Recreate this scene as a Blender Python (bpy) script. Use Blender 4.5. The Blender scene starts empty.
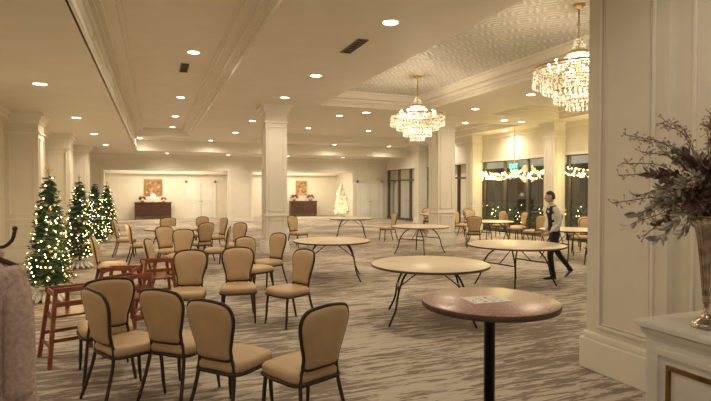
import bpy, bmesh, math, random
from mathutils import Vector, Matrix
random.seed(7)
D=bpy.data; SC=bpy.context.scene; COL=SC.collection
SC.view_settings.view_transform='Standard'; SC.view_settings.exposure=.14
# ------------------------------------------------------------------ materials
def mat(name,col,rough=.6,metal=0,emi=None,es=0,spec=None,bump=None,var=None,coat=0):
    m=D.materials.new(name); m.use_nodes=True; nt=m.node_tree; b=nt.nodes['Principled BSDF']
    b.inputs['Base Color'].default_value=(*col,1); b.inputs['Roughness'].default_value=rough
    b.inputs['Metallic'].default_value=metal
    if coat: b.inputs['Coat Weight'].default_value=coat
    if emi: b.inputs['Emission Color'].default_value=(*emi,1); b.inputs['Emission Strength'].default_value=es
    if var or bump:
        tc=nt.nodes.new('ShaderNodeTexCoord'); n=nt.nodes.new('ShaderNodeTexNoise')
        sc=(var or bump)[0]; n.inputs['Scale'].default_value=sc; n.inputs['Detail'].default_value=5
        nt.links.new(tc.outputs['Object'],n.inputs['Vector'])
        if var:
            r=nt.nodes.new('ShaderNodeValToRGB'); k=var[1]
            r.color_ramp.elements[0].position=.3; r.color_ramp.elements[1].position=.7
            r.color_ramp.elements[0].color=(*[x*(1-k) for x in col],1); r.color_ramp.elements[1].color=(*[min(1,x*(1+k)) for x in col],1)
            nt.links.new(n.outputs['Fac'],r.inputs[0]); nt.links.new(r.outputs[0],b.inputs['Base Color'])
        if bump:
            bp=nt.nodes.new('ShaderNodeBump'); bp.inputs['Strength'].default_value=bump[1]
            n2=nt.nodes.new('ShaderNodeTexNoise'); n2.inputs['Scale'].default_value=bump[0]
            nt.links.new(tc.outputs['Object'],n2.inputs['Vector'])
            nt.links.new(n2.outputs['Fac'],bp.inputs['Height']); nt.links.new(bp.outputs[0],b.inputs['Normal'])
    return m
M={}
M['wall']=mat('wall_paint',(.77,.72,.62),.55,var=(3,.03))
M['trim']=mat('trim_paint',(.82,.78,.69),.4,var=(3,.02))
M['ceil']=mat('ceiling_paint',(.76,.70,.605),.6,var=(2,.03))
M['tan']=mat('tan_vinyl',(.50,.345,.19),.42,var=(6,.08),bump=(60,.05))
M['dark']=mat('dark_bronze_frame',(.045,.028,.02),.4,.3,var=(20,.2))
M['black']=mat('black_steel',(.02,.02,.02),.35,.5,var=(20,.2))
M['lam']=mat('cream_laminate',(.64,.53,.37),.35,var=(4,.06))
M['edge']=mat('brown_edge_band',(.10,.06,.035),.5,var=(10,.2))
M['gran']=mat('red_granite_laminate',(.38,.225,.18),.3,var=(75,.4))
M['wood']=mat('cherry_wood',(.24,.07,.03),.4,var=(9,.3))
M['dwood']=mat('dark_walnut',(.07,.028,.016),.35,var=(6,.3))
M['needle']=mat('fir_needles',(.035,.075,.028),.7,var=(12,.5))
M['needle2']=mat('fir_needles_frosted',(.22,.27,.17),.7,var=(12,.3))
M['snow']=mat('flocked_needles',(.78,.82,.80),.8,var=(12,.1))
M['bulb']=mat('warm_fairy_bulb',(1,.8,.4),.4,emi=(1,.74,.34),es=20)
M['orn']=mat('gold_ornament',(.75,.5,.2),.25,.9,var=(8,.1))
M['orns']=mat('silver_ornament',(.75,.72,.68),.2,.9,var=(8,.1))
M['lens']=mat('downlight_lens',(1,.95,.85),.4,emi=(1,.9,.72),es=14)
M['white']=mat('white_enamel',(.82,.8,.75),.35,var=(5,.02))
M['gold']=mat('antique_gold',(.55,.40,.20),.3,.95,var=(10,.15))
M['brass']=mat('gold_bronze',(.35,.22,.09),.28,.95,var=(14,.35))
M['merc']=mat('mercury_glass',(.50,.43,.35),.22,.9,var=(18,.45))
M['cryst']=mat('crystal_bead_glow',(.95,.90,.80),.08,.2,emi=(1,.84,.62),es=.5,var=(30,.1))  # sparkle put in as emission; the beads are no lamps
M['cryst2']=mat('crystal_bead_dim',(.50,.42,.32),.06,.4,emi=(1,.8,.55),es=.06,var=(30,.1))  # dimmer copy of the bead, dark gaps in the glitter put into its colour
M['cand']=mat('candle_bulb',(1,.9,.7),.4,emi=(1,.86,.62),es=20)
M['bframe']=mat('bronze_window_frame',(.13,.11,.085),.4,.3,var=(8,.1))
M['cove']=mat('cove_lamp',(1,.9,.7),.5,emi=(1,.84,.58),es=3)
M['exitb']=mat('exit_box',(.02,.09,.04),.4,emi=(.02,.35,.12),es=.5)
M['exitl']=mat('exit_letters',(.1,.9,.4),.4,emi=(.15,1,.45),es=5)
M['skin']=mat('skin',(.55,.33,.23),.5,var=(10,.06))
M['hair']=mat('dark_hair',(.03,.018,.012),.6,var=(60,.3))
M['vest']=mat('black_vest_cloth',(.012,.012,.014),.8,var=(40,.2))
M['shirt']=mat('white_shirt',(.62,.61,.58),.7,var=(20,.04))
M['shoe']=mat('black_leather',(.015,.013,.012),.3,var=(20,.2))
M['eye']=mat('eye_white',(.8,.8,.78),.3,var=(20,.02))
M['lip']=mat('lip',(.42,.17,.14),.5,var=(20,.05))
M['fur']=mat('pink_fleece',(.50,.37,.32),.95,var=(45,.22),bump=(70,1))
M['leafd']=mat('dark_purple_leaf',(.15,.09,.075),.5,var=(12,.4))
M['leafg']=mat('sage_leaf',(.32,.31,.25),.5,var=(12,.35))
M['leafs']=mat('silver_dusted_leaf',(.56,.52,.44),.4,.2,var=(12,.3))
M['twig']=mat('twig_bark',(.12,.085,.065),.7,var=(30,.3))
M['berry']=mat('champagne_berry',(.52,.36,.24),.3,.3,var=(30,.2))
M['red']=mat('poinsettia_red',(.45,.03,.03),.6,var=(20,.2))
M['paper']=mat('paper',(.76,.74,.71),.7,var=(10,.02))
M['vent']=mat('vent_metal',(.22,.18,.14),.5,.2,var=(10,.1))
M['skirt']=mat('tree_pot_white',(.75,.7,.62),.6,var=(20,.06))
M['stone']=mat('patio_stone',(.12,.11,.09),.8,var=(3,.3))
M['night']=mat('night_wall_brick',(.07,.055,.04),.8,var=(5,.3))
def winglass():
    m=D.materials.new('window_pane'); m.use_nodes=True; nt=m.node_tree; N=nt.nodes; L=nt.links; N.remove(N['Principled BSDF'])
    t=N.new('ShaderNodeBsdfTransparent'); t.inputs[0].default_value=(.7,.75,.7,1); g=N.new('ShaderNodeBsdfGlossy'); g.inputs['Roughness'].default_value=.03
    mx=N.new('ShaderNodeMixShader'); fr=N.new('ShaderNodeFresnel'); fr.inputs[0].default_value=1.5
    a=N.new('ShaderNodeMath'); a.operation='ADD'; a.inputs[1].default_value=.06; L.new(fr.outputs[0],a.inputs[0])
    L.new(a.outputs[0],mx.inputs[0]); L.new(t.outputs[0],mx.inputs[1]); L.new(g.outputs[0],mx.inputs[2]); L.new(mx.outputs[0],N['Material Output'].inputs[0]); return m
M['glass']=winglass()
def artmat():
    m=D.materials.new('landscape_painting'); m.use_nodes=True; nt=m.node_tree; b=nt.nodes['Principled BSDF']
    tc=nt.nodes.new('ShaderNodeTexCoord'); n=nt.nodes.new('ShaderNodeTexNoise'); n.inputs['Scale'].default_value=5; n.inputs['Detail'].default_value=6
    r=nt.nodes.new('ShaderNodeValToRGB'); e=r.color_ramp.elements
    e[0].position=.3; e[0].color=(.12,.06,.03,1); e[1].position=.7; e[1].color=(.65,.5,.3,1)
    x=e.new(.5); x.color=(.38,.2,.1,1)
    nt.links.new(tc.outputs['Object'],n.inputs['Vector']); nt.links.new(n.outputs['Fac'],r.inputs[0]); nt.links.new(r.outputs[0],b.inputs['Base Color'])
    return m
M['art']=artmat()
def carpet():
    m=D.materials.new('patterned_carpet'); m.use_nodes=True; nt=m.node_tree; N=nt.nodes; L=nt.links; b=N['Principled BSDF']
    b.inputs['Roughness'].default_value=.95; b.inputs['Specular IOR Level'].default_value=.15
    tc=N.new('ShaderNodeTexCoord')
    def noise(sc,scale,det,rough=.5,dist=0):
        mp=N.new('ShaderNodeMapping'); mp.inputs['Scale'].default_value=sc; L.new(tc.outputs['Object'],mp.inputs[0])
        n=N.new('ShaderNodeTexNoise'); n.inputs['Scale'].default_value=scale; n.inputs['Detail'].default_value=det; n.inputs['Roughness'].default_value=rough; n.inputs['Distortion'].default_value=dist
        L.new(mp.outputs[0],n.inputs['Vector']); return n
    s1=noise((1.2,9,1),1.6,5,.66,.8)
    s2=noise((.45,.45,1),1.3,2)
    s3=noise((4,30,1),2.2,3)
    ad=N.new('ShaderNodeMath'); ad.operation='MULTIPLY_ADD'; ad.inputs[1].default_value=.5; L.new(s2.outputs['Fac'],ad.inputs[0]); L.new(s1.outputs['Fac'],ad.inputs[2])
    ad2=N.new('ShaderNodeMath'); ad2.operation='MULTIPLY_ADD'; ad2.inputs[1].default_value=.3; L.new(s3.outputs['Fac'],ad2.inputs[0]); L.new(ad.outputs[0],ad2.inputs[2])
    r=N.new('ShaderNodeValToRGB'); e=r.color_ramp.elements
    e[0].position=.78; e[0].color=(.25,.20,.16,1); e[1].position=1.04; e[1].color=(.60,.53,.445,1)
    a=e.new(.885); a.color=(.29,.235,.19,1); a=e.new(.92); a.color=(.53,.46,.385,1)
    L.new(ad2.outputs[0],r.inputs[0])
    f=noise((1,1,1),180,2); mx=N.new('ShaderNodeMix'); mx.data_type='RGBA'; mx.blend_type='MULTIPLY'; mx.inputs[0].default_value=.3
    L.new(r.outputs[0],mx.inputs[6]); L.new(f.outputs['Fac'],mx.inputs[7]); L.new(mx.outputs[2],b.inputs['Base Color'])
    bp=N.new('ShaderNodeBump'); bp.inputs['Strength'].default_value=.3; L.new(f.outputs['Fac'],bp.inputs['Height']); L.new(bp.outputs[0],b.inputs['Normal'])
    return m
M['carpet']=carpet()
def ornceil():
    m=D.materials.new('pressed_pattern_ceiling'); m.use_nodes=True; nt=m.node_tree; N=nt.nodes; L=nt.links; b=N['Principled BSDF']
    b.inputs['Roughness'].default_value=.5
    tc=N.new('ShaderNodeTexCoord'); sp=N.new('ShaderNodeSeparateXYZ'); L.new(tc.outputs['Object'],sp.inputs[0])
    def mt(op,a,bv=None):
        n=N.new('ShaderNodeMath'); n.operation=op
        for i,x in enumerate([a,bv]):
            if x is None: continue
            if isinstance(x,(int,float)): n.inputs[i].default_value=x
            else: L.new(x,n.inputs[i])
        return n.outputs[0]
    S=.62
    fx=mt('SUBTRACT',mt('FRACT',mt('MULTIPLY',sp.outputs[0],1/S)),.5); fy=mt('SUBTRACT',mt('FRACT',mt('MULTIPLY',sp.outputs[1],1/S)),.5)
    d=mt('SQRT',mt('ADD',mt('MULTIPLY',fx,fx),mt('MULTIPLY',fy,fy)))
    dia=mt('ADD',mt('ABSOLUTE',fx),mt('ABSOLUTE',fy))
    w1=mt('SINE',mt('MULTIPLY',d,38)); w2=mt('SINE',mt('MULTIPLY',dia,25))
    h=mt('ADD',mt('MULTIPLY',w1,.5),mt('MULTIPLY',w2,.5))
    r=N.new('ShaderNodeValToRGB'); r.color_ramp.elements[0].position=.0; r.color_ramp.elements[1].position=.55
    r.color_ramp.elements[0].color=(.58,.55,.49,1); r.color_ramp.elements[1].color=(.78,.75,.69,1)
    L.new(h,r.inputs[0]); L.new(r.outputs[0],b.inputs['Base Color'])
    bp=N.new('ShaderNodeBump'); bp.inputs['Strength'].default_value=.5; bp.inputs['Distance'].default_value=.02; L.new(h,bp.inputs['Height']); L.new(bp.outputs[0],b.inputs['Normal'])
    return m
M['orn_ceil']=ornceil()
# ------------------------------------------------------------------ mesh builder
class B:
    def __init__(s): s.bm=bmesh.new(); s.mats=[]
    def mi(s,k):
        if k not in s.mats: s.mats.append(k)
        return s.mats.index(k)
    def box(s,x0,x1,y0,y1,z0,z1,k,bev=0):
        i=s.mi(k); v=[s.bm.verts.new((x,y,z)) for z in (z0,z1) for y in (y0,y1) for x in (x0,x1)]
        fs=[(0,2,3,1),(4,5,7,6),(0,1,5,4),(2,6,7,3),(0,4,6,2),(1,3,7,5)]
        F=[]
        for f in fs:
            q=s.bm.faces.new([v[a] for a in f]); q.material_index=i; F.append(q)
        if bev:
            ed={e for f in F for e in f.edges}
            r=bmesh.ops.bevel(s.bm,geom=list(ed),offset=bev,segments=2,affect='EDGES')
            for f in r['faces']: f.material_index=i
    def face(s,pts,k,smooth=False):
        f=s.bm.faces.new([s.bm.verts.new(p) for p in pts]); f.material_index=s.mi(k); f.smooth=smooth; return f
    def lathe(s,prof,k,c=(0,0,0),n=24,cap=True,smooth=True):
        i=s.mi(k); rings=[]
        for r,z in prof:
            rings.append([s.bm.verts.new((c[0]+r*math.cos(2*math.pi*a/n),c[1]+r*math.sin(2*math.pi*a/n),c[2]+z)) for a in range(n)])
        for a,b in zip(rings,rings[1:]):
            for j in range(n):
                f=s.bm.faces.new([a[j],a[(j+1)%n],b[(j+1)%n],b[j]]); f.material_index=i; f.smooth=smooth
        if cap:
            for rr in (rings[0][::-1],rings[-1]):
                f=s.bm.faces.new(rr); f.material_index=i
    def tube(s,pts,rad,k,n=8,closed=False,cap=True):
        i=s.mi(k); pts=[Vector(p) for p in pts]; m=len(pts); rings=[]
        rads=rad if isinstance(rad,(list,tuple)) else [rad]*m
        up=None
        for j,p in enumerate(pts):
            if closed: t=pts[(j+1)%m]-pts[j-1]
            else: t=pts[min(j+1,m-1)]-pts[max(j-1,0)]
            if t.length<1e-9: t=Vector((0,0,1))
            t.normalize()
            if up is None: up=t.orthogonal().normalized()
            else:
                up=(up-t*up.dot(t)); up=up.normalized() if up.length>1e-6 else t.orthogonal().normalized()
            w=t.cross(up)
            rings.append([s.bm.verts.new(p+(up*math.cos(2*math.pi*a/n)+w*math.sin(2*math.pi*a/n))*rads[j]) for a in range(n)])
        pr=list(zip(rings,rings[1:]))
        if closed: pr.append((rings[-1],rings[0]))
        for a,b in pr:
            for q in range(n):
                f=s.bm.faces.new([a[q],a[(q+1)%n],b[(q+1)%n],b[q]]); f.material_index=i; f.smooth=True
        if cap and not closed:
            for rr in (rings[0][::-1],rings[-1]):
                f=s.bm.faces.new(rr); f.material_index=i
    def ball(s,c,r,k,sub=1,sc=(1,1,1)):
        i=s.mi(k); mtx=Matrix.Translation(c)@Matrix.Diagonal((*sc,1))
        g=bmesh.ops.create_icosphere(s.bm,subdivisions=sub,radius=r,matrix=mtx)
        for f in {f for v in g['verts'] for f in v.link_faces}: f.material_index=i; f.smooth=True
    def octa(s,c,r,k,h=1.4):
        i=s.mi(k); c=Vector(c)
        q=[s.bm.verts.new(c+Vector(p)*r) for p in ((1,0,0),(0,1,0),(-1,0,0),(0,-1,0),(0,0,h),(0,0,-h))]
        for a in range(4):
            for t in (4,5):
                f=s.bm.faces.new([q[a],q[(a+1)%4],q[t]]); f.material_index=i
    def mesh(s,name,normals=True):
        if normals: bmesh.ops.recalc_face_normals(s.bm,faces=s.bm.faces)
        me=D.meshes.new(name); s.bm.to_mesh(me); s.bm.free()
        for k in s.mats: me.materials.append(M[k])
        return me
    def obj(s,name,loc=(0,0,0),rot=0,parent=None,normals=True):
        return inst(name,s.mesh(name,normals),loc,rot,parent)
def inst(name,me,loc=(0,0,0),rot=0,parent=None):
    o=D.objects.new(name,me); COL.objects.link(o); o.location=loc
    if isinstance(rot,(int,float)): rot=(0,0,rot)
    o.rotation_euler=rot
    if parent: o.parent=parent
    return o
def cr(pts,n=6,closed=False):
    P=[Vector(p) for p in pts]; m=len(P); out=[]
    rng=range(m) if closed else range(m-1)
    for i in rng:
        p1=P[i];p2=P[(i+1)%m]
        p0=P[i-1] if (closed or i>0) else p1*2-p2
        p3=P[(i+2)%m] if (closed or i+2<m) else p2*2-p1
        for j in range(n):
            t=j/n
            out.append(.5*((2*p1)+(-p0+p2)*t+(2*p0-5*p1+4*p2-p3)*t*t+(-p0+3*p1-3*p2+p3)*t**3))
    if not closed: out.append(P[-1])
    return out
# ------------------------------------------------------------------ camera
cam=D.objects.new('camera',D.cameras.new('camera')); COL.objects.link(cam); SC.camera=cam
cam.data.sensor_width=36; cam.data.lens=515/711*36
cam.location=(0,0,1.75); cam.rotation_euler=(math.radians(90-1.17),0,math.radians(-21.3)); cam.data.clip_end=200
# ------------------------------------------------------------------ shell
XL,XR,YB=-3.3,13.4,29.0
b=B(); b.box(XL-.2,XR+.2,-4,38,-.1,0,'carpet'); b.obj('floor')
trays=[(-.78,1.49,-2.5,24.2,4.42),(4.27,7.46,4.7,13.7,4.48),(4.27,12.4,15.3,24.2,4.42),(9.7,12.5,4.7,13.5,4.42)]
def chh(x,y):
    if y>26.2: base=3.6
    elif x<-.78: base=3.6
    else: base=4.1
    for (x0,x1,y0,y1,t) in trays:
        d=min(x-x0,x1-x,y-y0,y1-y)
        if d>0:
            if d<.06: return min(base,4.1)+.02+.06
            if d<.14: return 4.22
            if d<.30: return 4.30
            if d<.36: return t-.05
            return t
    return base
xs={XL,-.78,XR,-2.6}; ys={-3,26.2,YB,.0}
for (x0,x1,y0,y1,t) in trays:
    for o in (0,.06,.14,.30,.36): xs|={x0+o,x1-o}; ys|={y0+o,y1-o}
xs=sorted(xs); ys=sorted(ys); b=B()
hh=[[chh((xs[i]+xs[i+1])/2,(ys[j]+ys[j+1])/2) for j in range(len(ys)-1)] for i in range(len(xs)-1)]
for i in range(len(xs)-1):
    for j in range(len(ys)-1):
        h=hh[i][j]; x0,x1,y0,y1=xs[i],xs[i+1],ys[j],ys[j+1]
        k='orn_ceil' if h>4.47 else 'ceil'
        b.face([(x0,y0,h),(x0,y1,h),(x1,y1,h),(x1,y0,h)],k)
        if i+1<len(xs)-1 and abs(hh[i+1][j]-h)>1e-4:
            g=hh[i+1][j]; b.face([(x1,y0,h),(x1,y1,h),(x1,y1,g),(x1,y0,g)],'trim')
        if j+1<len(ys)-1 and abs(hh[i][j+1]-h)>1e-4:
            g=hh[i][j+1]; b.face([(x0,y1,h),(x1,y1,h),(x1,y1,g),(x0,y1,g)],'trim')
b.obj('ceiling',normals=False)
b=B(); b.box(-.80,-.74,-2.4,26.1,3.60,3.68,'trim'); b.box(-.79,-.755,-2.4,24.1,3.76,3.80,'trim'); b.box(-.79,-.755,-2.4,24.1,3.97,4.01,'trim')
for y in range(-2,24,2): b.box(-.79,-.76,y,y+.04,3.80,3.97,'trim')
b.obj('trim_1')
# walls
b=B(); b.box(XL-.2,XL,-3,YB,0,3.6,'wall'); b.obj('wall_left')
b=B(); b.box(XL,XL+.03,-3,YB,0,.18,'trim',.005); b.obj('baseboard_left')
b=B(); b.box(XL,XL+.1,-3,YB,3.42,3.6,'trim'); b.box(XL,XL+.18,-3,YB,3.52,3.6,'trim'); b.obj('trim_2')
HD=2.77
b=B()
b.box(XL-.2,-2.4,YB,YB+.3,0,3.62,'wall'); b.box(3.77,5.13,YB,YB+.3,0,3.62,'wall'); b.box(11.1,XR+.2,YB,YB+.3,0,3.62,'wall')
b.box(-2.4,3.77,YB,YB+.3,HD,3.62,'wall'); b.box(5.13,11.1,YB,YB+.3,HD,3.62,'wall'); b.obj('wall_back')
b=B()
for (a,c) in ((-2.4,3.77),(5.13,11.1)):
    b.box(a-.14,a,YB-.04,YB-.0005,0,HD+.14,'trim'); b.box(c,c+.14,YB-.04,YB-.0005,0,HD+.14,'trim'); b.box(a-.14,c+.14,YB-.05,YB-.0005,HD,HD+.14,'trim')
b.box(XL,XR,YB-.12,YB-.0005,3.44,3.6,'trim'); b.obj('trim_3')
b=B(); b.box(3.92,4.98,YB-.03,YB,0,.18,'trim'); b.box(11.25,XR,YB-.03,YB,0,.18,'trim'); b.obj('baseboard_back')
# anterooms
YR=33.6
b=B(); b.box(XL-.2,XR+.2,YR,YR+.2,0,3.3,'wall'); b.obj('wall_rear')
b=B(); b.box(4.3,4.6,YB+.3,YR,0,3.3,'wall'); b.obj('wall_partition')
b=B(); b.box(-2.9,-2.7,YB+.3,YR,0,3.3,'wall'); b.obj('wall_anteroom_left')
b=B(); b.box(11.7,11.9,YB+.3,YR,0,3.3,'wall'); b.obj('wall_anteroom_right')
b=B(); b.box(-2.9,11.9,YB+.3,YR,3.3,3.4,'ceil'); b.obj('ceiling_anteroom')
b=B()
for (a,c) in ((-2.69,4.29),(4.61,11.69)):
    b.box(a,c,YR-.35,YR-.3,2.72,2.84,'trim'); b.box(a,c,YR-.3,YR,2.72,2.74,'trim'); b.box(a+.1,c-.1,YR-.25,YR-.2,2.75,2.79,'cove')
b.obj('cove_light_trough')
for cx in (.8,8.1):
    l=D.lights.new('anteroom_lamp','AREA'); l.shape='RECTANGLE'; l.size=4.5; l.size_y=2.5; l.energy=200; l.color=(1,.86,.63)
    inst('anteroom_lamp',l,(cx,31.3,3.25))
def column(name,cx,cy,w,top,sides=True):
    b=B(); h=w/2
    b.box(cx-h,cx+h,cy-h,cy+h,0,top,'wall')
    b.box(cx-h-.05,cx+h+.05,cy-h-.05,cy+h+.05,0,.26,'trim',.008); b.box(cx-h-.03,cx+h+.03,cy-h-.03,cy+h+.03,.26,.32,'trim',.006)
    b.box(cx-h-.03,cx+h+.03,cy-h-.03,cy+h+.03,1.02,1.07,'trim',.006)
    for o,z0,z1 in ((.03,top-.5,top-.45),(.03,top-.26,top-.16),(.07,top-.16,top-.07),(.12,top-.07,top)):
        b.box(cx-h-o,cx+h+o,cy-h-o,cy+h+o,z0,z1,'trim')
    t=.025; m=.09
    for (z0,z1) in ((.42,.94),(1.17,top-.6)):
        for sx,sy in ((0,-1),(-1,0),(1,0),(0,1)):
            for u0,u1,a0,a1 in ((-h+m,h-m,z0,z0+t),(-h+m,h-m,z1-t,z1),(-h+m,-h+m+t,z0,z1),(h-m-t,h-m,z0,z1)):
                if sy: y=cy+sy*h; b.box(cx+u0,cx+u1,y-.02,y+.02,a0,a1,'trim')
                else: x=cx+sx*h; b.box(x-.02,x+.02,cy+u0,cy+u1,a0,a1,'trim')
    return b.obj(name)
column('column',3.15,14.4,.6,4.1); column('column',8.58,14.4,.61,4.1)
tn=10
for y in (9.8,14.7,19.6,24.5):
    column('trim_%d'%tn,-2.95,y,.7,3.6); tn+=1
for y in (9.5,14.4,19.3,24.2):
    column('trim_%d'%tn,13.15,y,.50,4.1); tn+=1
b=B()
for y in (10.6,15.4,20.3,25.1):
    for (y0,y1,z0,z1) in ((y,y+3,2.9,2.93),(y,y+3,.4,.43),(y,y+.03,.4,2.93),(y+2.97,y+3,.4,2.93)):
        b.box(XL,XL+.03,y0,y1,z0,z1,'trim')
b.obj('trim_4')
# right wall with glazing
b=B(); b.box(XR,XR+.2,-3,YB,3.0,4.1,'wall'); b.box(XR,XR+.2,-3,9.3,0,3.0,'wall'); b.obj('wall_right')
b=B(); b.box(XR-.1,XR-.0005,-3,YB,3.94,4.1,'trim'); b.box(XR-.05,XR-.0005,9.3,YB,2.96,3.06,'trim'); b.obj('trim_5')
wn=1
for (y0,y1) in ((9.85,14.05),(14.75,18.95),(19.65,23.85),(24.55,28.9)):
    b=B(); b.face([(XR+.09,y0-.3,.1),(XR+.09,y1+.3,.1),(XR+.09,y1+.3,3.0),(XR+.09,y0-.3,3.0)],'glass'); n=3
    for i in range(n+1):
        y=y0+(y1-y0)*i/n; b.box(XR+.02,XR+.12,y-.05,y+.05,0,3.0,'bframe')
    b.box(XR+.02,XR+.12,y0-.3,y1+.3,0,.14,'bframe'); b.box(XR+.02,XR+.12,y0-.3,y1+.3,2.28,2.36,'bframe'); b.box(XR+.02,XR+.12,y0-.3,y1+.3,2.93,3.0,'bframe')
    b.obj('window_%d'%wn); wn+=1
# exterior: patio, garden wall; lit hedge and lamps added so the panes look lit
b=B(); b.box(XR+.2,24,4,36,-.12,-.02,'stone'); b.obj('patio_ground')
b=B(); b.box(21.5,21.8,6,36,-.02,3.2,'night'); b.obj('wall_garden')
rdh=random.Random(5); b=B()
for i in range(9000):
    y=rdh.uniform(9,35); z=rdh.uniform(0,1.1); x=16.6+rdh.uniform(-.3,.3); a=Vector((rdh.uniform(-1,1),rdh.uniform(-1,1),rdh.uniform(-.5,1))).normalized()
    s=a.orthogonal().normalized()*.05; c=Vector((x,y,z)); b.face([c+s,c+a*.07,c-s,c-a*.07],'needle')
    if i%60==0: b.octa(c+Vector((-.3,0,0)),.022,'bulb',1)
b.tube([(16.6,9,0),(16.6,35,0)],.1,'twig',6)
b.obj('lit_hedge',(0,0,0),0,None,False)
for y in (12,17,22,27):
    b=B(); b.lathe([(.1,0),(.1,.03),(.03,.06),(.03,2.2),(.1,2.24)],'bframe',n=12); b.lathe([(.09,2.24),(.13,2.5)],'cove',n=12); b.lathe([(.16,2.5),(.02,2.62)],'bframe',n=12)
    o=b.obj('added_post_lamp',(15.4,y,-.02)); l=D.lights.new('lamp','POINT'); l.energy=110; l.color=(1,.78,.38); l.shadow_soft_size=.14; inst('lamp',l,(-.35,0,2.4),0,o)  # post lamps added to light the view behind the glass
# exit sign
b=B(); b.box(-.03,.03,-.27,.27,-.12,.12,'exitb',.01); b.box(-.012,.012,-.02,.02,.12,1.44,'white')
ex=b.obj('exit_sign',(12.85,16.2,2.66),math.radians(0))
tcu=D.curves.new('exit_letters','FONT'); tcu.body='EXIT'; tcu.size=.24; tcu.align_x='CENTER'; tcu.align_y='CENTER'; tcu.extrude=.004
tcu.materials.append(M['exitl']); inst('letters',tcu,(-.036,0,0),(math.radians(90),0,math.radians(-90)),ex)
# near right wall and pilaster
PE=3.90
b=B(); b.box(4.06,4.62,-3,3.05,0,4.1,'wall'); b.box(3.98,4.62,3.05,PE,0,4.1,'wall'); b.obj('wall_near_right')
b=B()
def frameX(x,y0,y1,z0,z1,t=.03,d=.02):
    for (a0,a1,c0,c1) in ((y0,y1,z0,z0+t),(y0,y1,z1-t,z1),(y0,y0+t,z0+t,z1-t),(y1-t,y1,z0+t,z1-t)):
        b.box(x-d,x+.001,a0,a1,c0,c1,'trim',.004)
frameX(3.98,3.17,PE-.14,.42,3.7); frameX(3.98,3.21,PE-.18,.46,3.66,.012,.012)
frameX(4.06,1.2,2.9,.5,3.7); frameX(4.06,-.9,1.0,.5,3.7)
b.obj('trim_6')
b=B(); b.box(3.93,4.0,3.01,PE+.05,0,.30,'trim',.008); b.box(3.95,4.0,3.03,PE+.03,.30,.36,'trim',.01); b.box(3.98,4.67,PE,PE+.05,0,.3,'trim')
b.box(4.01,4.07,-3,3.01,0,.30,'trim',.008); b.obj('baseboard_near_right')
def vent(x,y,z):
    b=B(); b.box(-.09,.09,-.42,.42,-.015,0,'vent')
    for i in range(7): b.box(-.07,.07,-.4+i*.115,-.4+i*.115+.03,-.03,-.015,'dark')
    b.obj('ceiling_vent',(x,y,z-.001))
vent(.62,11.9,4.42); vent(3.05,7.9,4.1)
# downlights
b=B(); b.lathe([(.105,-.002),(.13,-.012),(.135,0)],'white',n=20,cap=False); b.lathe([(.0,-.006),(.105,-.004)],'lens',n=20,cap=False); DL=b.mesh('downlight')
def down(x,y,z,e=85):
    o=inst('ceiling_downlight',DL,(x,y,z-.002))
    if y<3.5: e*=.55
    l=D.lights.new('lamp','SPOT'); l.energy=e*1.3; l.color=(1,.855,.645); l.spot_size=math.radians(168); l.spot_blend=.9; l.shadow_soft_size=.09
    inst('lamp',l,(0,0,-.04),0,o)
for y in (1.5,6,10.5,15.7,19.8,23.2): down(.72,y,4.42)
for y in (2,6.6,10.2,12.9,17.6,21.5): down(3.1,y,4.1)
for y in (3,6.8,10.4,14.9,19,23.4): down(-1.85,y,3.6)
for x in (-.6,2.5,5.6,8.7,11.8): down(x,25.3,4.1,120)
for x in (.6,3.6,6.8,10): down(x,27.6,3.6,105)
for p in ((8.6,6.2),(8.65,10.3),(8.68,12.7),(12.95,8),(12.95,11.8),(12.95,16.9),(12.95,21.7)): down(*p,4.1)
for p in ((6,14.5),(11,14.4),(11.8,14.5)): down(*p,4.1,60)
for p in ((6.2,17.5),(9,17.5),(11.5,17.5),(6.2,21.5),(9,21.5),(11.5,21.5),(11.1,7.5),(11.1,11.2)): down(*p,4.42)
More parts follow.
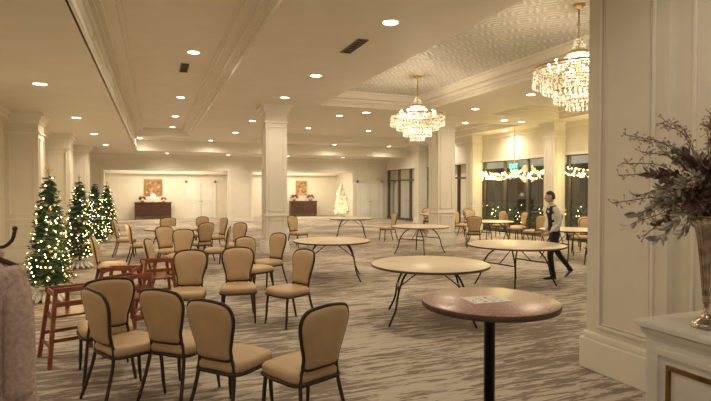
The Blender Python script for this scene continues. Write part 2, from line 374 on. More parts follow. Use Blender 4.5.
# ------------------------------------------------------------------ banquet chair
def chair_mesh():
    b=B()
    def slab(outline,z0,z1,k,crown=.0):
        i=b.mi(k); n=len(outline); c=Vector((sum(p[0] for p in outline)/n,sum(p[1] for p in outline)/n,0))
        R=[]
        for (s,z) in ((.93,z0),(1,z0+.02),(1.0,z1-.02),(.95,z1-.004),(.8,z1+crown*.6),(.4,z1+crown)):
            R.append([b.bm.verts.new((c.x+(p[0]-c.x)*s,c.y+(p[1]-c.y)*s,z)) for p in outline])
        for a,q in zip(R,R[1:]):
            for j in range(n):
                f=b.bm.faces.new([a[j],a[(j+1)%n],q[(j+1)%n],q[j]]); f.material_index=i; f.smooth=True
        for rr in (R[0][::-1],R[-1]):
            f=b.bm.faces.new(rr); f.material_index=i; f.smooth=True
    o=[(-.19,-.2),(0,-.21),(.19,-.2),(.225,-.05),(.235,.12),(.2,.215),(0,.24),(-.2,.215),(-.235,.12),(-.225,-.05)]
    o=[(p.x,p.y) for p in cr([(x,y,0) for x,y in o],4,True)]
    slab(o,.395,.475,'tan',.018)
    b.tube([(x*1.0,y*1.0,.395) for x,y in o],.013,'dark',6,True)
    bo=[(.145,.50),(.158,.58),(.19,.70),(.212,.80),(.205,.875),(.165,.925),(.08,.945),(0,.95)]
    bo=bo+[(-x,z) for x,z in bo[-2::-1]]+[(0,.495)]
    pts=cr([(x,0,z) for x,z in bo],4,True)
    def bend(x,z,off):
        y=-.19-(z-.47)*.20-.03*(1-(x/.21)**2)+.0+off
        return (x,y,z)
    n=len(pts); cz=.74
    i=b.mi('tan'); R=[]
    for (s,off) in ((.5,.042),(.8,.036),(.94,.022),(.98,.0),(.94,-.022),(.8,-.032),(.5,-.036)):
        R.append([b.bm.verts.new(bend(p.x*s,cz+(p.z-cz)*s,off)) for p in pts])
    for a,q in zip(R,R[1:]):
        for j in range(n):
            f=b.bm.faces.new([a[j],a[(j+1)%n],q[(j+1)%n],q[j]]); f.material_index=i; f.smooth=True
    for rr in (R[0][::-1],R[-1]):
        f=b.bm.faces.new(rr); f.material_index=i; f.smooth=True
    b.tube([bend(p.x,p.z,0) for p in pts],.0135,'dark',6,True)
    for s in (-1,1):
        b.tube(cr([bend(s*.15,.53,0),(s*.165,-.2,.44),(s*.18,-.22,.3),(s*.2,-.27,.12),(s*.215,-.31,0)],3),[.014]*3+[.015]*9+[.011],'dark',6)
        b.tube(cr([(s*.2,.17,.42),(s*.205,.19,.28),(s*.21,.2,.12),(s*.215,.215,0)],3),[.016]*7+[.014,.012,.011],'dark',6)
        b.tube([(s*.18,-.2,.39),(s*.2,.17,.39)],.011,'dark',6)
    b.tube([(-.19,.18,.385),(.19,.18,.385)],.011,'dark',6); b.tube([(-.17,-.205,.385),(.17,-.205,.385)],.011,'dark',6)
    return b.mesh('banquet_chair')
CH=chair_mesh()
chairs=[(-.43,4.67,28),(.06,4.48,48),(.39,3.91,42),(1.10,3.46,112),(-.40,5.2,100),
(.43,7.11,-105),(1.07,7.23,-98),(1.84,6.68,-155),(2.10,9.37,-150),(1.44,8.8,-60),(-.07,9.02,-15),(.53,10.99,-110),(1.15,13.05,115),
(-.55,13.3,10),(-.95,14.9,-5),(.35,15.7,-90),(1.3,15.9,-130),(1.79,14.9,200),(1.47,11.5,170),(3.95,15.45,-60),(-.95,9.9,0),(.2,12.0,-60),(1.9,12.6,-140),
(11.1,19.8,-110),(7.7,16.1,180),(10.6,16.7,-60),(11.6,17.3,-100),(12.25,18.4,-110),(12.3,16.2,180),(12.3,14.95,170),(11.3,14.6,-20),(12.3,13.3,170),(12.1,12.0,190),(11.3,11.1,200),(8.9,15.6,-20),(9.0,13.2,60),(11.2,12.9,100),(9.6,8.8,100),(10.9,9.4,140)]
for (x,y,p) in chairs:
    a=math.radians(p); inst('banquet_chair',CH,(x+.24*math.cos(a),y+.24*math.sin(a),0),a-math.pi/2)
# ------------------------------------------------------------------ round tables
def table_mesh(r):
    b=B()
    b.lathe([(0,.757),(r-.012,.757),(r-.004,.752)],'lam',n=56,cap=False); b.lathe([(r-.004,.752),(r,.745),(r,.728),(r-.006,.722)],'edge',n=56,cap=False)
    b.lathe([(r-.006,.722),(0,.722)],'lam',n=56,cap=False)
    for s in (-1,1):
        for t in (-1,1):
            b.tube(cr([(s*.26,t*.13,.715),(s*.36,t*.27,.60),(s*.43,t*.37,.42),(s*.47,t*.41,.2),(s*.55,t*.47,.012)],5),.0145,'black',8)
            b.ball((s*.55,t*.47,.014),.018,'black')
        b.tube([(s*.43,-.37,.42),(s*.43,.37,.42)],.012,'black',8)
        b.tube([(s*.26,-.30,.708),(s*.26,.30,.708)],.014,'black',8)
        b.tube([(s*.42,0,.42),(s*.06,0,.705)],.009,'black',6)
    b.box(-.5,.5,-.32,-.29,.69,.722,'black'); b.box(-.5,.5,.29,.32,.69,.722,'black')
    b.box(-.04,.04,-.32,.32,.70,.722,'black')
    return b.mesh('round_folding_table')
T1=table_mesh(.80); T2=table_mesh(.76); T3=table_mesh(.87)
for (x,y,m,a) in ((3.48,6.14,T1,-25),(3.27,9.67,T2,-20),(6.17,7.73,T3,10),(6.8,12.55,T1,30),(6.47,17.02,T2,-20),(9.85,10.19,T2,0),(9.95,13.77,T2,20),(.49,14.21,T2,15),(10.9,18.6,T2,0)):
    inst('round_folding_table',m,(x,y,0),math.radians(a))
# cocktail table
b=B(); r=.415; b.lathe([(0,1.072),(r-.01,1.072),(r,1.066)],'gran',n=56,cap=False); b.lathe([(r,1.066),(r+.003,1.055),(r,1.034),(r-.012,1.03),(0,1.03)],'edge',n=56,cap=False)
b.lathe([(.034,.03),(.034,1.01),(.13,1.012),(.13,1.03)],'black',n=20)
b.lathe([(.0,.0),(.27,0),(.27,.015),(.12,.035),(.034,.05)],'black',n=32)
ct=b.obj('cocktail_table',(1.93,2.66,0))
b=B(); b.box(-.13,.13,-.095,.095,0,.003,'paper')
for i in range(4):
    for j in range(3): 
        x=-.09+i*.055; y=-.06+j*.05; b.lathe([(.0,.0036),(.013,.0036)],'merc',(x,y,0),10,False)
b.obj('paper_sheet',(1.90,2.66,1.0725),math.radians(-5))
# ------------------------------------------------------------------ high chairs
def highchair():
    b=B()
    for s in (-1,1):
        for t in (-1,1):
            p0=Vector((s*.17,t*.16,.76 if t<0 else .70)); p1=Vector((s*.25,t*.25,0)); 
            i=b.mi('wood'); w=.019; R=[]
            for p in (p1,p0): R.append([b.bm.verts.new(p+Vector((dx*w,dy*w,0))) for dx,dy in ((-1,-1),(1,-1),(1,1),(-1,1))])
            for j in range(4): b.bm.faces.new([R[0][j],R[0][(j+1)%4],R[1][(j+1)%4],R[1][j]]).material_index=i
            b.bm.faces.new(R[0][::-1]).material_index=i; b.bm.faces.new(R[1]).material_index=i
        b.box(s*.175-.012,s*.175+.012,-.19,.19,.68,.73,'wood',.004)
        b.box(s*.19-.01,s*.19+.01,-.18,.18,.44,.48,'wood',.004)
        b.box(s*.225-.01,s*.225+.01,-.22,.22,.17,.205,'wood',.004)
    b.box(-.19,.19,-.18,.18,.475,.495,'wood',.004)
    b.box(-.2,.2,.165,.19,.68,.74,'wood',.004); b.box(-.19,.19,-.18,-.155,.72,.77,'wood',.004); b.box(-.19,.19,-.185,-.165,.58,.63,'wood',.004)
    for t in (-1,1): b.box(-.22,.22,t*.215-.01,t*.215+.01,.24,.275,'wood',.004)
    b.box(-.02,.02,.15,.175,.49,.69,'wood',.004)
    return b.mesh('wooden_high_chair')
HC=highchair()
for (x,y,a) in ((-.82,6.05,20),(-.42,7.35,-15),(.02,8.0,10),(-.30,6.62,40)): inst('wooden_high_chair',HC,(x,y,0),math.radians(a))
# ------------------------------------------------------------------ christmas trees
def tree(h,r,seed,nb=760,flock=False):
    rd=random.Random(seed); b=B()
    b.lathe([(.09,0),(.13,.02),(.16,.16),(.15,.17),(.1,.17)],'skirt',n=20)
    for i in range(14):
        a=i*2*math.pi/14; b.tube([(.13*math.cos(a),.13*math.sin(a),.16),(.2*math.cos(a),.2*math.sin(a),.07),(.28*math.cos(a+.1),.28*math.sin(a+.1),.02)],[.03,.04,.02],'skirt',6)
    b.tube([(0,0,.1),(0,0,h)],[.025,.006],'twig',6)
    z0=.30
    for i in range(nb):
        t=i/nb
        z=z0+(h-z0-.06)*(1-math.sqrt(1-t))
        f=1-(z-z0)/(h-z0); R=r*(f**.7)+.02
        a=i*2.39996; L=R*(.6+.6*rd.random()); droop=-.15*L+rd.uniform(-.04,.06)
        d=Vector((math.cos(a),math.sin(a),0)); pe=d*L+Vector((0,0,z+droop)); ps=d*L*.15+Vector((0,0,z+.04))
        side=Vector((-d.y,d.x,0)); k='needle2' if rd.random()<.16 else 'needle'
        if flock: k='snow'
        for q in range(5):
            u=.2+.8*q/4; c=ps.lerp(pe,u)
            for sgn in (-1,1):
                w=.045+.03*rd.random()
                tip=c+side*sgn*w+d*.03+Vector((0,0,rd.uniform(-.02,.03)))
                b.face([c+Vector((0,0,.012)),c-Vector((0,0,.012)),tip],k)
        b.face([pe+side*.012,pe-side*.012,pe+d*.05],k); b.face([ps+Vector((0,0,.02)),ps-Vector((0,0,.02)),pe],k)
        if rd.random()<.27: b.octa(pe+d*.01,.0105,'bulb',1)
        if rd.random()<.09: b.ball(pe*1.0+Vector((0,0,-.02)),.035,'orn' if rd.random()<.5 else 'orns',1)
    for s in range(5):
        a=s*1.2566; b.tube([(0,0,h),(.06*math.cos(a),0,h+.06*math.sin(a)+.03)],[.012,.003],'orn',5)
    return b.mesh('christmas_tree',False)
TA=tree(2.0,.29,1); TB=tree(1.98,.32,2); TC=tree(2.0,.40,4,760,True)
for x,y,m,s,a in ((-1.55,9.3,TA,1.02,0),(-1.58,13.0,TB,1.02,1),(-1.60,16.4,TA,1,2),(-1.5,19.2,TB,1,3),(10.95,30.5,TC,1.12,4)):
    o=inst('christmas_tree',m,(x,y,0),a); o.scale=(s,s,s)
    l=D.lights.new('glow','POINT'); l.energy=18; l.color=(1,.72,.34); l.shadow_soft_size=.3; inst('glow',l,(.5,-.45,1.0),0,o)
def garland(y0,y1,name):
    b=B(); rd=random.Random(int(y0*10)); n=int((y1-y0)*70)
    for i in range(n):
        y=y0+(y1-y0)*i/n; ph=(y-y0)/(y1-y0)*2*math.pi; z=2.42-.12*abs(math.sin(ph)); a=rd.uniform(0,6.28)
        c=Vector((0,y,z)); e=c+Vector((-.02-abs(math.cos(a))*.1,rd.uniform(-.06,.06),math.sin(a)*.13)); s=Vector((.012,.02,0))
        b.face([c+s,c-s,e],'needle'); b.face([c+Vector((0,0,.02)),c-Vector((0,0,.02)),e+Vector((0,.03,0))],'needle2')
        if rd.random()<.5: b.octa(e,.022,'bulb',1)
    b.tube([(0,y0,2.42),(0,(y0+y1)/2,2.42),(0,y1,2.42)],.02,'twig',6)
    o=b.obj(name,(XR-.03,0,0),0,None,False)
    l=D.lights.new('glow','POINT'); l.energy=60; l.color=(1,.8,.28); l.shadow_soft_size=.4; inst('glow',l,(-.4,(y0+y1)/2,2.4),0,o)
garland(14.75,18.95,'lit_garland'); garland(10.0,14.0,'lit_garland')
# ------------------------------------------------------------------ chandeliers
def chandelier():
    b=B(); rd=random.Random(3)
    b.lathe([(.0,0),(.09,0),(.09,-.02),(.05,-.05),(.015,-.07)],'gold',n=20,cap=False)
    b.tube([(0,0,-.05),(0,0,-1.45)],.012,'gold',8)
    for z in (-.3,-.55): b.ball((0,0,z),.03,'gold',2)
    b.lathe([(.02,-.66),(.13,-.68),(.15,-.70),(.14,-.73),(.02,-.74)],'gold',n=24,cap=False)
    def ring(R,z,w=.012):
        b.tube([(R*math.cos(2*math.pi*i/48),R*math.sin(2*math.pi*i/48),z) for i in range(48)],w,'gold',6,True)
    ring(.64,-.93,.016); ring(.64,-.97,.01); ring(.50,-1.10); ring(.34,-1.26); ring(.17,-1.40)
    def strand(p0,p1,sag,n,r,k='cryst'):
        p0=Vector(p0);p1=Vector(p1)
        for i in range(n):
            t=(i+.5)/n; p=p0.lerp(p1,t)+Vector((0,0,-sag*4*t*(1-t))); b.octa(p,r*rd.uniform(.85,1.15),'cryst' if rd.random()<.58 else 'cryst2',1.1)
    n=52
    for i in range(n):
        a=2*math.pi*i/n; ca,sa=math.cos(a),math.sin(a)
        strand((.14*ca,.14*sa,-.71),(.62*ca,.62*sa,-.93),.09,14,.010)
        strand((.645*ca,.645*sa,-.96),(.645*ca,.645*sa,-1.14),0,7,.013)
        b.octa((.645*ca,.645*sa,-1.17),.016,'cryst',1.9)
        if i%2==0: strand((.12*ca,.12*sa,-.70),(.05*ca,.05*sa,-.5),0,5,.010)
    for R,z,m,h in ((.5,-1.10,42,.14),(.34,-1.26,30,.13),(.17,-1.40,16,.10)):
        for i in range(m):
            a=2*math.pi*i/m; ca,sa=math.cos(a),math.sin(a)
            strand((R*ca,R*sa,z),(R*ca,R*sa,z-h),0,5,.013); b.octa((R*ca,R*sa,z-h-.03),.015,'cryst',1.9)
    for (R0,z0,R1,z1,m) in ((.64,-.97,.5,-1.10,48),(.5,-1.12,.34,-1.26,36),(.34,-1.28,.17,-1.4,24)):
        for i in range(m):
            a=2*math.pi*i/m; strand((R0*math.cos(a),R0*math.sin(a),z0),(R1*math.cos(a),R1*math.sin(a),z1),.03,5,.012)
    b.ball((0,0,-1.53),.035,'cryst',2)
    for i in range(12):
        a=2*math.pi*i/12; x,y=.42*math.cos(a),.42*math.sin(a)
        b.tube([(0,0,-.98),(x*.6,y*.6,-1.02),(x,y,-.97)],.008,'gold',5); b.tube([(x,y,-.97),(x,y,-.9)],.012,'white',6); b.ball((x,y,-.86),.02,'cand',1,(1,1,1.7))
    return b.mesh('crystal_chandelier')
CM=chandelier()
for (x,y) in ((5.91,11.05),(5.85,5.93)):
    o=inst('crystal_chandelier',CM,(x,y,4.48))
    for dz,e in ((-.82,42),(-1.18,32)):
        l=D.lights.new('bulbs','POINT'); l.energy=e; l.color=(1,.84,.6); l.shadow_soft_size=.12; inst('bulbs',l,(0,0,dz),0,o)
# ------------------------------------------------------------------ anteroom furniture
def sideboard(w,x,y):
    b=B(); b.box(-w/2,w/2,-.25,.25,.95,1.02,'dwood',.008); b.box(-w/2+.04,w/2-.04,-.22,.22,.18,.95,'dwood')
    for i in range(4):
        x0=-w/2+.08+i*(w-.16)/4; b.box(x0+.02,x0+(w-.16)/4-.02,-.235,-.22,.26,.66,'dwood',.004); b.box(x0+.02,x0+(w-.16)/4-.02,-.235,-.22,.70,.90,'dwood',.004)
        b.ball((x0+(w-.16)/8,-.245,.8),.015,'brass')
    for sx in (-1,1):
        for sy in (-1,1): b.lathe([(.04,0),(.03,.05),(.05,.18)],'dwood',(sx*(w/2-.08),sy*.17,0),10)
    return b.obj('sideboard',(x,y,0))
sideboard(2.1,-.09,33.2); sideboard(1.85,9.2,33.2)
def painting(x,w,h):
    b=B(); b.box(-w/2+.08,w/2-.08,-.02,0,-h/2+.08,h/2-.08,'art')
    for a in ((-w/2,w/2,-h/2,-h/2+.1),(-w/2,w/2,h/2-.1,h/2),(-w/2,-w/2+.1,-h/2+.1,h/2-.1),(w/2-.1,w/2,-h/2+.1,h/2-.1)): b.box(a[0],a[1],-.05,0,a[2],a[3],'gold',.01)
    b.obj('framed_painting',(x,YR-.001,1.9))
painting(-.09,1.05,1.0); painting(9.2,.8,.95)
def poins(x,y,z,s=1):
    b=B(); rd=random.Random(int(x*10)); b.lathe([(.07,0),(.1,.14),(.09,.14)],'gold',n=14)
    for i in range(60):
        a=rd.uniform(0,6.28); e=rd.uniform(.1,1.2); d=Vector((math.cos(a)*math.cos(e),math.sin(a)*math.cos(e),math.sin(e))); c=Vector((0,0,.14))+d*.12; sd=d.orthogonal().normalized()*.035
        b.face([c,c+d*.06+sd,c+d*.14,c+d*.06-sd],'red' if i%3 else 'needle')
    o=b.obj('poinsettia_plant',(x,y,z),0,None,False); o.scale=(s,s,s)
poins(-.7,33.2,1.02); poins(.5,33.2,1.02,.8); poins(8.6,33.2,1.02,1.2); poins(9.7,33.2,1.02,1.2)
b=B(); b.lathe([(.05,0),(.03,.05),(.012,.1),(.012,.3)],'gold',n=12); b.lathe([(.14,.28),(.09,.48)],'cove',n=16,cap=False); b.obj('table_lamp',(-.09,33.2,1.02))
def door(n,x0,x1,y):
    b=B()
    xm=(x0+x1)/2
    for a,c in ((x0,xm-.012),(xm+.012,x1)):
        b.box(a,c,y-.05,y-.001,0.01,2.2,'white')
        for z0,z1 in ((.25,.95),(1.1,2.0)):
            for q in ((a+.12,c-.12,z0,z0+.03),(a+.12,c-.12,z1-.03,z1),(a+.12,a+.15,z0,z1),(c-.15,c-.12,z0,z1)): b.box(q[0],q[1],y-.065,y-.05,q[2],q[3],'trim')
    b.box(xm-.012,xm+.012,y-.02,y-.001,.01,2.2,'bframe')
    b.box(x0-.12,x0,y-.07,y-.001,0,2.32,'trim'); b.box(x1,x1+.12,y-.07,y-.001,0,2.32,'trim'); b.box(x0-.12,x1+.12,y-.07,y-.001,2.2,2.32,'trim')
    b.ball((xm-.08,y-.09,1.05),.03,'brass',2); b.ball((xm+.08,y-.09,1.05),.03,'brass',2)
    b.obj('door_%d'%n)
door(1,1.9,3.5,YR); door(2,11.5,13.0,YB)
# ------------------------------------------------------------------ cabinet, vase, flowers (near right)
b=B(); b.box(2.99,4.0,1.1,2.54,.845,.885,'white',.008); b.box(3.02,4.0,1.13,2.51,.80,.845,'trim',.01)
b.box(3.05,4.0,1.16,2.48,.08,.80,'white'); b.box(3.03,4.0,1.14,2.5,0,.09,'trim',.006)
for y0,y1 in ((1.24,1.8),(1.88,2.42)):
    for a in ((y0,y1,.16,.2),(y0,y1,.68,.72),(y0,y0+.04,.2,.68),(y1-.04,y1,.2,.68)): b.box(3.03,3.055,a[0],a[1],a[2],a[3],'trim',.004)
    yy0,yy1=y0+.09,y1-.09
    for a in ((yy0,yy1,.25,.28),(yy0,yy1,.60,.63),(yy0,yy0+.03,.28,.60),(yy1-.03,yy1,.28,.60)): b.box(3.035,3.055,a[0],a[1],a[2],a[3],'brass',.004)
b.obj('console_cabinet')
b=B()
b.lathe([(.0,0),(.095,0),(.10,.015),(.085,.035),(.045,.06),(.028,.10),(.024,.14),(.034,.17),(.030,.20),(.036,.30),(.046,.42),(.058,.54),(.075,.64),(.10,.70),(.094,.70),(.07,.64),(.05,.5)],'merc',n=36,cap=False)
for i in range(16):
    a=2*math.pi*i/16; b.tube([(R*math.cos(a),R*math.sin(a),z) for R,z in ((.030,.20),(.037,.30),(.047,.42),(.059,.54),(.076,.64),(.1,.70))],.0045,'merc',5)
for z,R in ((.17,.034),(.06,.046),(.70,.098)): b.tube([(R*math.cos(2*math.pi*i/24),R*math.sin(2*math.pi*i/24),z) for i in range(24)],.006,'gold',5,True)
rd=random.Random(11)
def leaf(p,d,L,w,k):
    d=d.normalized(); s=d.cross(Vector((rd.uniform(-1,1),rd.uniform(-1,1),rd.uniform(-.3,1)))).normalized()*w; u=d.cross(s).normalized()*w*.35
    q=[p,p+d*L*.35+s+u,p+d*L*.75+s*.7+u*.5,p+d*L-u,p+d*L*.75-s*.7+u*.5,p+d*L*.35-s+u]; m=p+d*L*.5-u*.3
    for i in range(6): b.face([q[i],q[(i+1)%6],m],k,True)
top=Vector((0,0,.70))
for i in range(66):
    az=rd.uniform(0,2*math.pi); el=rd.uniform(-.4,1.4); L=rd.uniform(.22,.48)
    d=Vector((math.cos(az)*math.cos(el),math.sin(az)*math.cos(el),math.sin(el)))
    e=top+d*L+Vector((0,0,.08)); mid=top+d*L*.45+Vector((0,0,.10)); pts=cr([top-Vector((0,0,.1)),mid,e+Vector((0,0,-.10*math.cos(el)))],6)
    b.tube(pts,[.004]*3+[.003]*(len(pts)-3),'twig',5)
    kind=i%5
    for j,p in enumerate(pts[2:]):
        t=(pts[min(j+3,len(pts)-1)]-p); t=t if t.length>1e-4 else d
        for q in range(3):
            o=Vector((rd.uniform(-1,1),rd.uniform(-1,1),rd.uniform(-1,1)))*.7
            if kind==0: leaf(p,t.normalized()+o,rd.uniform(.06,.09),rd.uniform(.014,.022),'leafd')
            elif kind==1: leaf(p,t.normalized()+o,rd.uniform(.05,.08),.010,'leafs')
            elif kind==2:
                e2=p+(t.normalized()+o).normalized()*rd.uniform(.02,.05); b.tube([p,e2],.0015,'twig',4); b.ball(e2,.008,'berry',1)
            elif kind==3: leaf(p,t.normalized()+o,rd.uniform(.06,.10),rd.uniform(.014,.022),'leafg' if q else 'leafs')
            else: leaf(p,t.normalized()+o,rd.uniform(.05,.08),.008,'leafg')
for (dx,dy,dz) in ((-.42,.26,.52),(-.45,.12,.40),(-.50,.24,.26),(-.40,.30,.34),(-.3,.1,.58),(.1,.1,.6),(-.38,.15,-.02),(.3,.2,.5),(-.2,-.3,.45),(-.15,.2,.62),(-.48,.30,.08),(-.25,.3,.50),(0,0,.64)):
    e=top+Vector((dx,dy,dz)); pts=cr([top,top+Vector((dx*.45,dy*.45,dz*.7+.06)),e],9); b.tube(pts,[.005]*6+[.0025]*(len(pts)-6),'twig',5)
    for p in pts[5:]:
        for q in range(3):
            o=Vector((rd.uniform(-1,1),rd.uniform(-1,1),rd.uniform(-1,1))).normalized()*rd.uniform(.02,.045); b.tube([p,p+o],.0013,'twig',4); b.ball(p+o,.0075,'berry' if q else 'leafs',1)
for i in range(9):
    az=rd.uniform(0,6.28); c=top+Vector((.14*math.cos(az),.14*math.sin(az),rd.uniform(0,.25)))
    b.ball(c,.033,'berry' if i%2 else 'orns',2)
b.obj('floral_arrangement_vase',(3.24,2.2,.885),0,None,False)
# ------------------------------------------------------------------ coat on stand (left foreground)
b=B()
b.lathe([(.2,0),(.2,.02),(.05,.05),(.02,.08),(.018,1.62),(.03,1.65)],'dwood',n=18); b.ball((0,0,1.69),.04,'white',2)
for i in range(4):
    a=i*math.pi/2+.3; ca,sa=math.cos(a),math.sin(a); b.tube(cr([(0,0,1.50),(.10*ca,.10*sa,1.47),(.15*ca,.15*sa,1.50),(.165*ca,.165*sa,1.55)],4),.009,'dark',6); b.ball((.165*ca,.165*sa,1.56),.014,'dark',1)
# coat hanger
hx,hy=math.cos(math.radians(-20)),math.sin(math.radians(-20))
b.tube(cr([(-.2*hx,-.2*hy,1.39),(-.1*hx,-.1*hy,1.43),(0,0,1.46),(.1*hx,.1*hy,1.43),(.2*hx,.2*hy,1.39)],4),.012,'dwood',8)
cs=b.obj('coat_stand',(-.80,2.92,0))
b=B(); i0=b.mi('fur'); prof=[(.05,1.44),(.12,1.41),(.19,1.36),(.215,1.25),(.21,1.1),(.225,.9),(.25,.65),(.27,.45),(.26,.42),(.2,.44)]
R=[]
for r,z in prof:
    ring=[]
    for j in range(60):
        a=2*math.pi*j/60; rr=r*(1+.05*math.sin(7*a+z*3)+.03*math.sin(13*a))
        ring.append(b.bm.verts.new((rr*math.cos(a)*1.1,rr*math.sin(a)*.75,z)))
    R.append(ring)
for a,q in zip(R,R[1:]):
    for j in range(60):
        f=b.bm.faces.new([a[j],a[(j+1)%60],q[(j+1)%60],q[j]]); f.material_index=i0; f.smooth=True
for s in (-1,1): b.tube(cr([(s*.15,0,1.37),(s*.22,-.03,1.2),(s*.24,-.05,.95),(s*.235,-.06,.8)],5),[.06]*4+[.065]*8+[.06]*4,'fur',14)
b.tube([(.09*math.cos(t),.07*math.sin(t),1.44) for t in [2*math.pi*q/16 for q in range(16)]],.035,'fur',10,True)
for fi in range(2600):
    ring=rd.randrange(1,8); t=rd.random(); j=rd.randrange(60); p=R[ring][j].co.lerp(R[ring+1][j].co,t); n=Vector((p.x,p.y,0)).normalized()
    p=p+Vector((rd.uniform(-.01,.01),rd.uniform(-.01,.01),0)); tp=p+n*.016+Vector((rd.uniform(-.008,.008),rd.uniform(-.008,.008),-.014)); sd=Vector((-n.y,n.x,0))*.003
    b.face([p+sd,p-sd,tp],'fur')
b.obj('fleece_coat',(0,0,0),math.radians(-20),cs,False)
# ------------------------------------------------------------------ waiter
def skin(joints,edges,root,sub=2):
    me=D.meshes.new('tmp'); names=list(joints); idx={n:i for i,n in enumerate(names)}
    me.from_pydata([joints[n][0] for n in names],[(idx[a],idx[c]) for a,c in edges],[])
    o=D.objects.new('tmp',me); COL.objects.link(o)
    sm=o.modifiers.new('s','SKIN'); sm.use_smooth_shade=True
    for n in names:
        v=me.skin_vertices[0].data[idx[n]]; r=joints[n][1]; v.radius=r if isinstance(r,tuple) else (r,r); v.use_root=(n==root)
    ss=o.modifiers.new('u','SUBSURF'); ss.levels=sub; ss.render_levels=sub
    dg=bpy.context.evaluated_depsgraph_get(); out=D.meshes.new_from_object(o.evaluated_get(dg)); D.objects.remove(o); return out
J={'pel':((0,0,.96),(.135,.115)),'sp':((.015,0,1.12),(.135,.10)),'ch':((.035,0,1.30),(.155,.115)),'up':((.045,0,1.42),(.11,.085)),'nk':((.06,0,1.50),.055),'hd':((.075,0,1.57),.055),
'shl':((.035,.175,1.41),.062),'ell':((-.02,.235,1.14),.045),'wrl':((.17,.20,.97),.032),
'shr':((.035,-.175,1.41),.062),'elr':((-.06,-.24,1.15),.045),'wrr':((.10,-.22,.95),.032),
'hpl':((.0,.085,.90),.098),'knl':((.13,.09,.50),.066),'anl':((.06,.09,.10),.05),
'hpr':((.0,-.085,.90),.098),'knr':((-.11,-.09,.52),.066),'anr':((-.36,-.09,.20),.048)}
E=[('pel','sp'),('sp','ch'),('ch','up'),('up','nk'),('nk','hd'),('up','shl'),('shl','ell'),('ell','wrl'),('up','shr'),('shr','elr'),('elr','wrr'),('pel','hpl'),('hpl','knl'),('knl','anl'),('pel','hpr'),('hpr','knr'),('knr','anr')]
me=skin(J,E,'pel')
for k in ('vest','shirt','skin'): me.materials.append(M[k])
segm={('pel','sp'):0,('sp','ch'):0,('ch','up'):0,('up','nk'):1,('nk','hd'):2,('up','shl'):0,('shl','ell'):1,('ell','wrl'):1,('up','shr'):0,('shr','elr'):1,('elr','wrr'):1}
for p in me.polygons:
    c=p.center; best=None
    for e in E:
        a=Vector(J[e[0]][0]); q=Vector(J[e[1]][0]); t=max(0,min(1,(c-a).dot(q-a)/(q-a).length_squared)); dd=(c-(a+(q-a)*t)).length
        if best is None or dd<best[0]: best=(dd,e,t)
    k=segm.get(best[1],0)
    if best[1] in (('up','shl'),('up','shr')) and best[2]>.75: k=1
    if best[1]==('ch','up') and c.x>.10 and abs(c.y)<.04 and c.z>1.33: k=1
    p.material_index=k; p.use_smooth=True
W=D.objects.new('waiter',None); COL.objects.link(W); W.location=(7.36,8.05,0); W.rotation_euler=(0,0,math.radians(162)); W.scale=(.97,.97,.97)
inst('body',me,(0,0,0),0,W)
b=B()
def shoe(h,t):
    h=Vector(h);t=Vector(t); d=t-h; sd=Vector((-d.y,d.x,0)).normalized(); i=b.mi('shoe'); R=[]
    for u,w,hh2 in ((0,.03,.05),(.15,.038,.075),(.4,.04,.07),(.7,.046,.05),(.92,.036,.035),(1,.015,.02)):
        c=h+d*u; R.append([b.bm.verts.new(c+sd*w*math.cos(a)+Vector((0,0,hh2*.5+hh2*.5*math.sin(a)))) for a in [2*math.pi*q/12 for q in range(12)]])
    for a,q in zip(R,R[1:]):
        for j in range(12): f=b.bm.faces.new([a[j],a[(j+1)%12],q[(j+1)%12],q[j]]); f.material_index=i; f.smooth=True
    b.bm.faces.new(R[0][::-1]).material_index=i; b.bm.faces.new(R[-1]).material_index=i
shoe((.0,.09,.0),(.27,.095,.0)); shoe((-.43,-.09,.13),(-.27,-.09,.0))
b.tube([(.06,.09,.14),(.055,.09,.05)],[.052,.05],'vest',12); b.tube([(-.35,-.09,.21),(-.39,-.09,.15)],[.05,.047],'vest',12)
b.obj('shoes',(0,0,0),0,W)
b=B(); hc=Vector((.10,0,1.655))
g=bmesh.ops.create_uvsphere(b.bm,u_segments=28,v_segments=20,radius=1); i=b.mi('skin')
for v in g['verts']:
    x,y,z=v.co; w=1-.22*max(0,-z)**1.3; v.co=hc+Vector((x*.092*(1-.1*max(0,-z)*(x<0)),y*.074*w,z*.118))
    if z<-.2 and x>.2: v.co.x+=.008
for f in b.bm.faces: f.material_index=i; f.smooth=True
b.tube([hc+Vector((.088,0,.012)),hc+Vector((.104,0,-.015)),hc+Vector((.112,0,-.03)),hc+Vector((.092,0,-.04))],[.007,.010,.013,.009],'skin',8)
for s in (-1,1):
    b.ball(hc+Vector((.078,s*.03,.008)),.013,'eye',2,(.8,1.1,.7)); b.ball(hc+Vector((.088,s*.031,.008)),.005,'hair',1)
    b.tube([hc+Vector((.086,s*.014,.03)),hc+Vector((.082,s*.045,.03))],.004,'hair',5)
    b.ball(hc+Vector((-.005,s*.076,-.005)),.022,'skin',2,(.7,.35,1.2))
b.ball(hc+Vector((.086,0,-.062)),.018,'lip',2,(.5,1.2,.35))
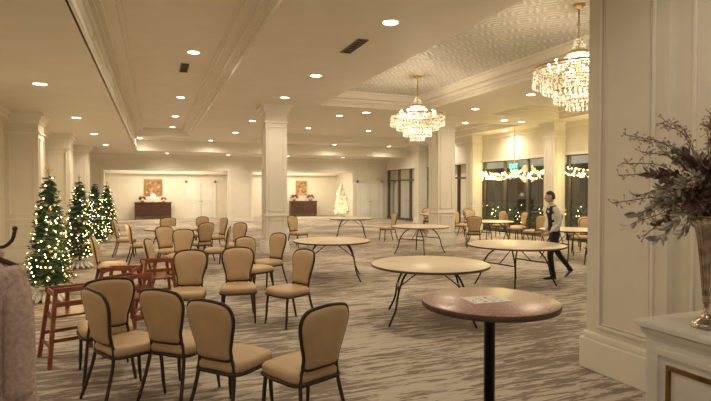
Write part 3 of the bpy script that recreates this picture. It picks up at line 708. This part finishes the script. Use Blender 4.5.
g=bmesh.ops.create_uvsphere(b.bm,u_segments=28,v_segments=18,radius=1); i=b.mi('hair'); kill=[]
for v in g['verts']:
    x,y,z=v.co
    if (z<.25 and x>.15) or z<-.45 or (x>.75 and z<.5): kill.append(v)
    else: v.co=hc+Vector((x*.103-.006,y*.083,z*.128+.004+.004*math.sin(20*y+13*x)))
hv=set(g['verts'])
for f in {f for v in hv for f in v.link_faces}: f.material_index=i; f.smooth=True
bmesh.ops.delete(b.bm,geom=kill,context='VERTS')
b.tube([(.03,0,1.475),(.06,.05,1.485),(.115,.0,1.475),(.06,-.05,1.485)],.018,'shirt',8,True)
b.obj('head',(0,0,0),0,W)
def hand(wr,d,palm_n,side):
    wr=Vector(wr); d=Vector(d).normalized(); n=Vector(palm_n); n=(n-d*n.dot(d)).normalized(); s=d.cross(n).normalized()*side
    J2={'w':(tuple(wr-d*.02),.026),'p':(tuple(wr+d*.045),(.034,.018))}; E2=[('w','p')]
    m1=skin(J2,E2,'w',2); m1.materials.append(M['skin'])
    for p in m1.polygons: p.use_smooth=True
    inst('palm',m1,(0,0,0),0,W)
    bb=B()
    for q,(o,L) in enumerate(((-.026,.068),(-.009,.078),(.009,.072),(.026,.056))):
        p0=wr+d*.07+s*o; p1=p0+d*L*.45+n*.006; p2=p1+d*L*.3+n*.018; p3=p2+d*L*.2+n*.02
        bb.tube([p0-d*.015,p0,p1,p2,p3],[.009,.009,.0085,.0078,.006],'skin',8)
    t0=wr+d*.02-s*.028; bb.tube([t0,t0-s*.022+d*.025+n*.008,t0-s*.03+d*.05+n*.018],[.012,.0105,.008],'skin',8)
    bb.obj('fingers',(0,0,0),0,W)
hand((.17,.20,.97),(.19,-.03,-.17),(0,-1,0),1); hand((.10,-.22,.95),(.16,.02,-.2),(0,1,0),-1)
# ------------------------------------------------------------------ world
w=D.worlds.new('world'); SC.world=w; w.use_nodes=True; w.node_tree.nodes['Background'].inputs[0].default_value=(1,.86,.68,1); w.node_tree.nodes['Background'].inputs[1].default_value=.5
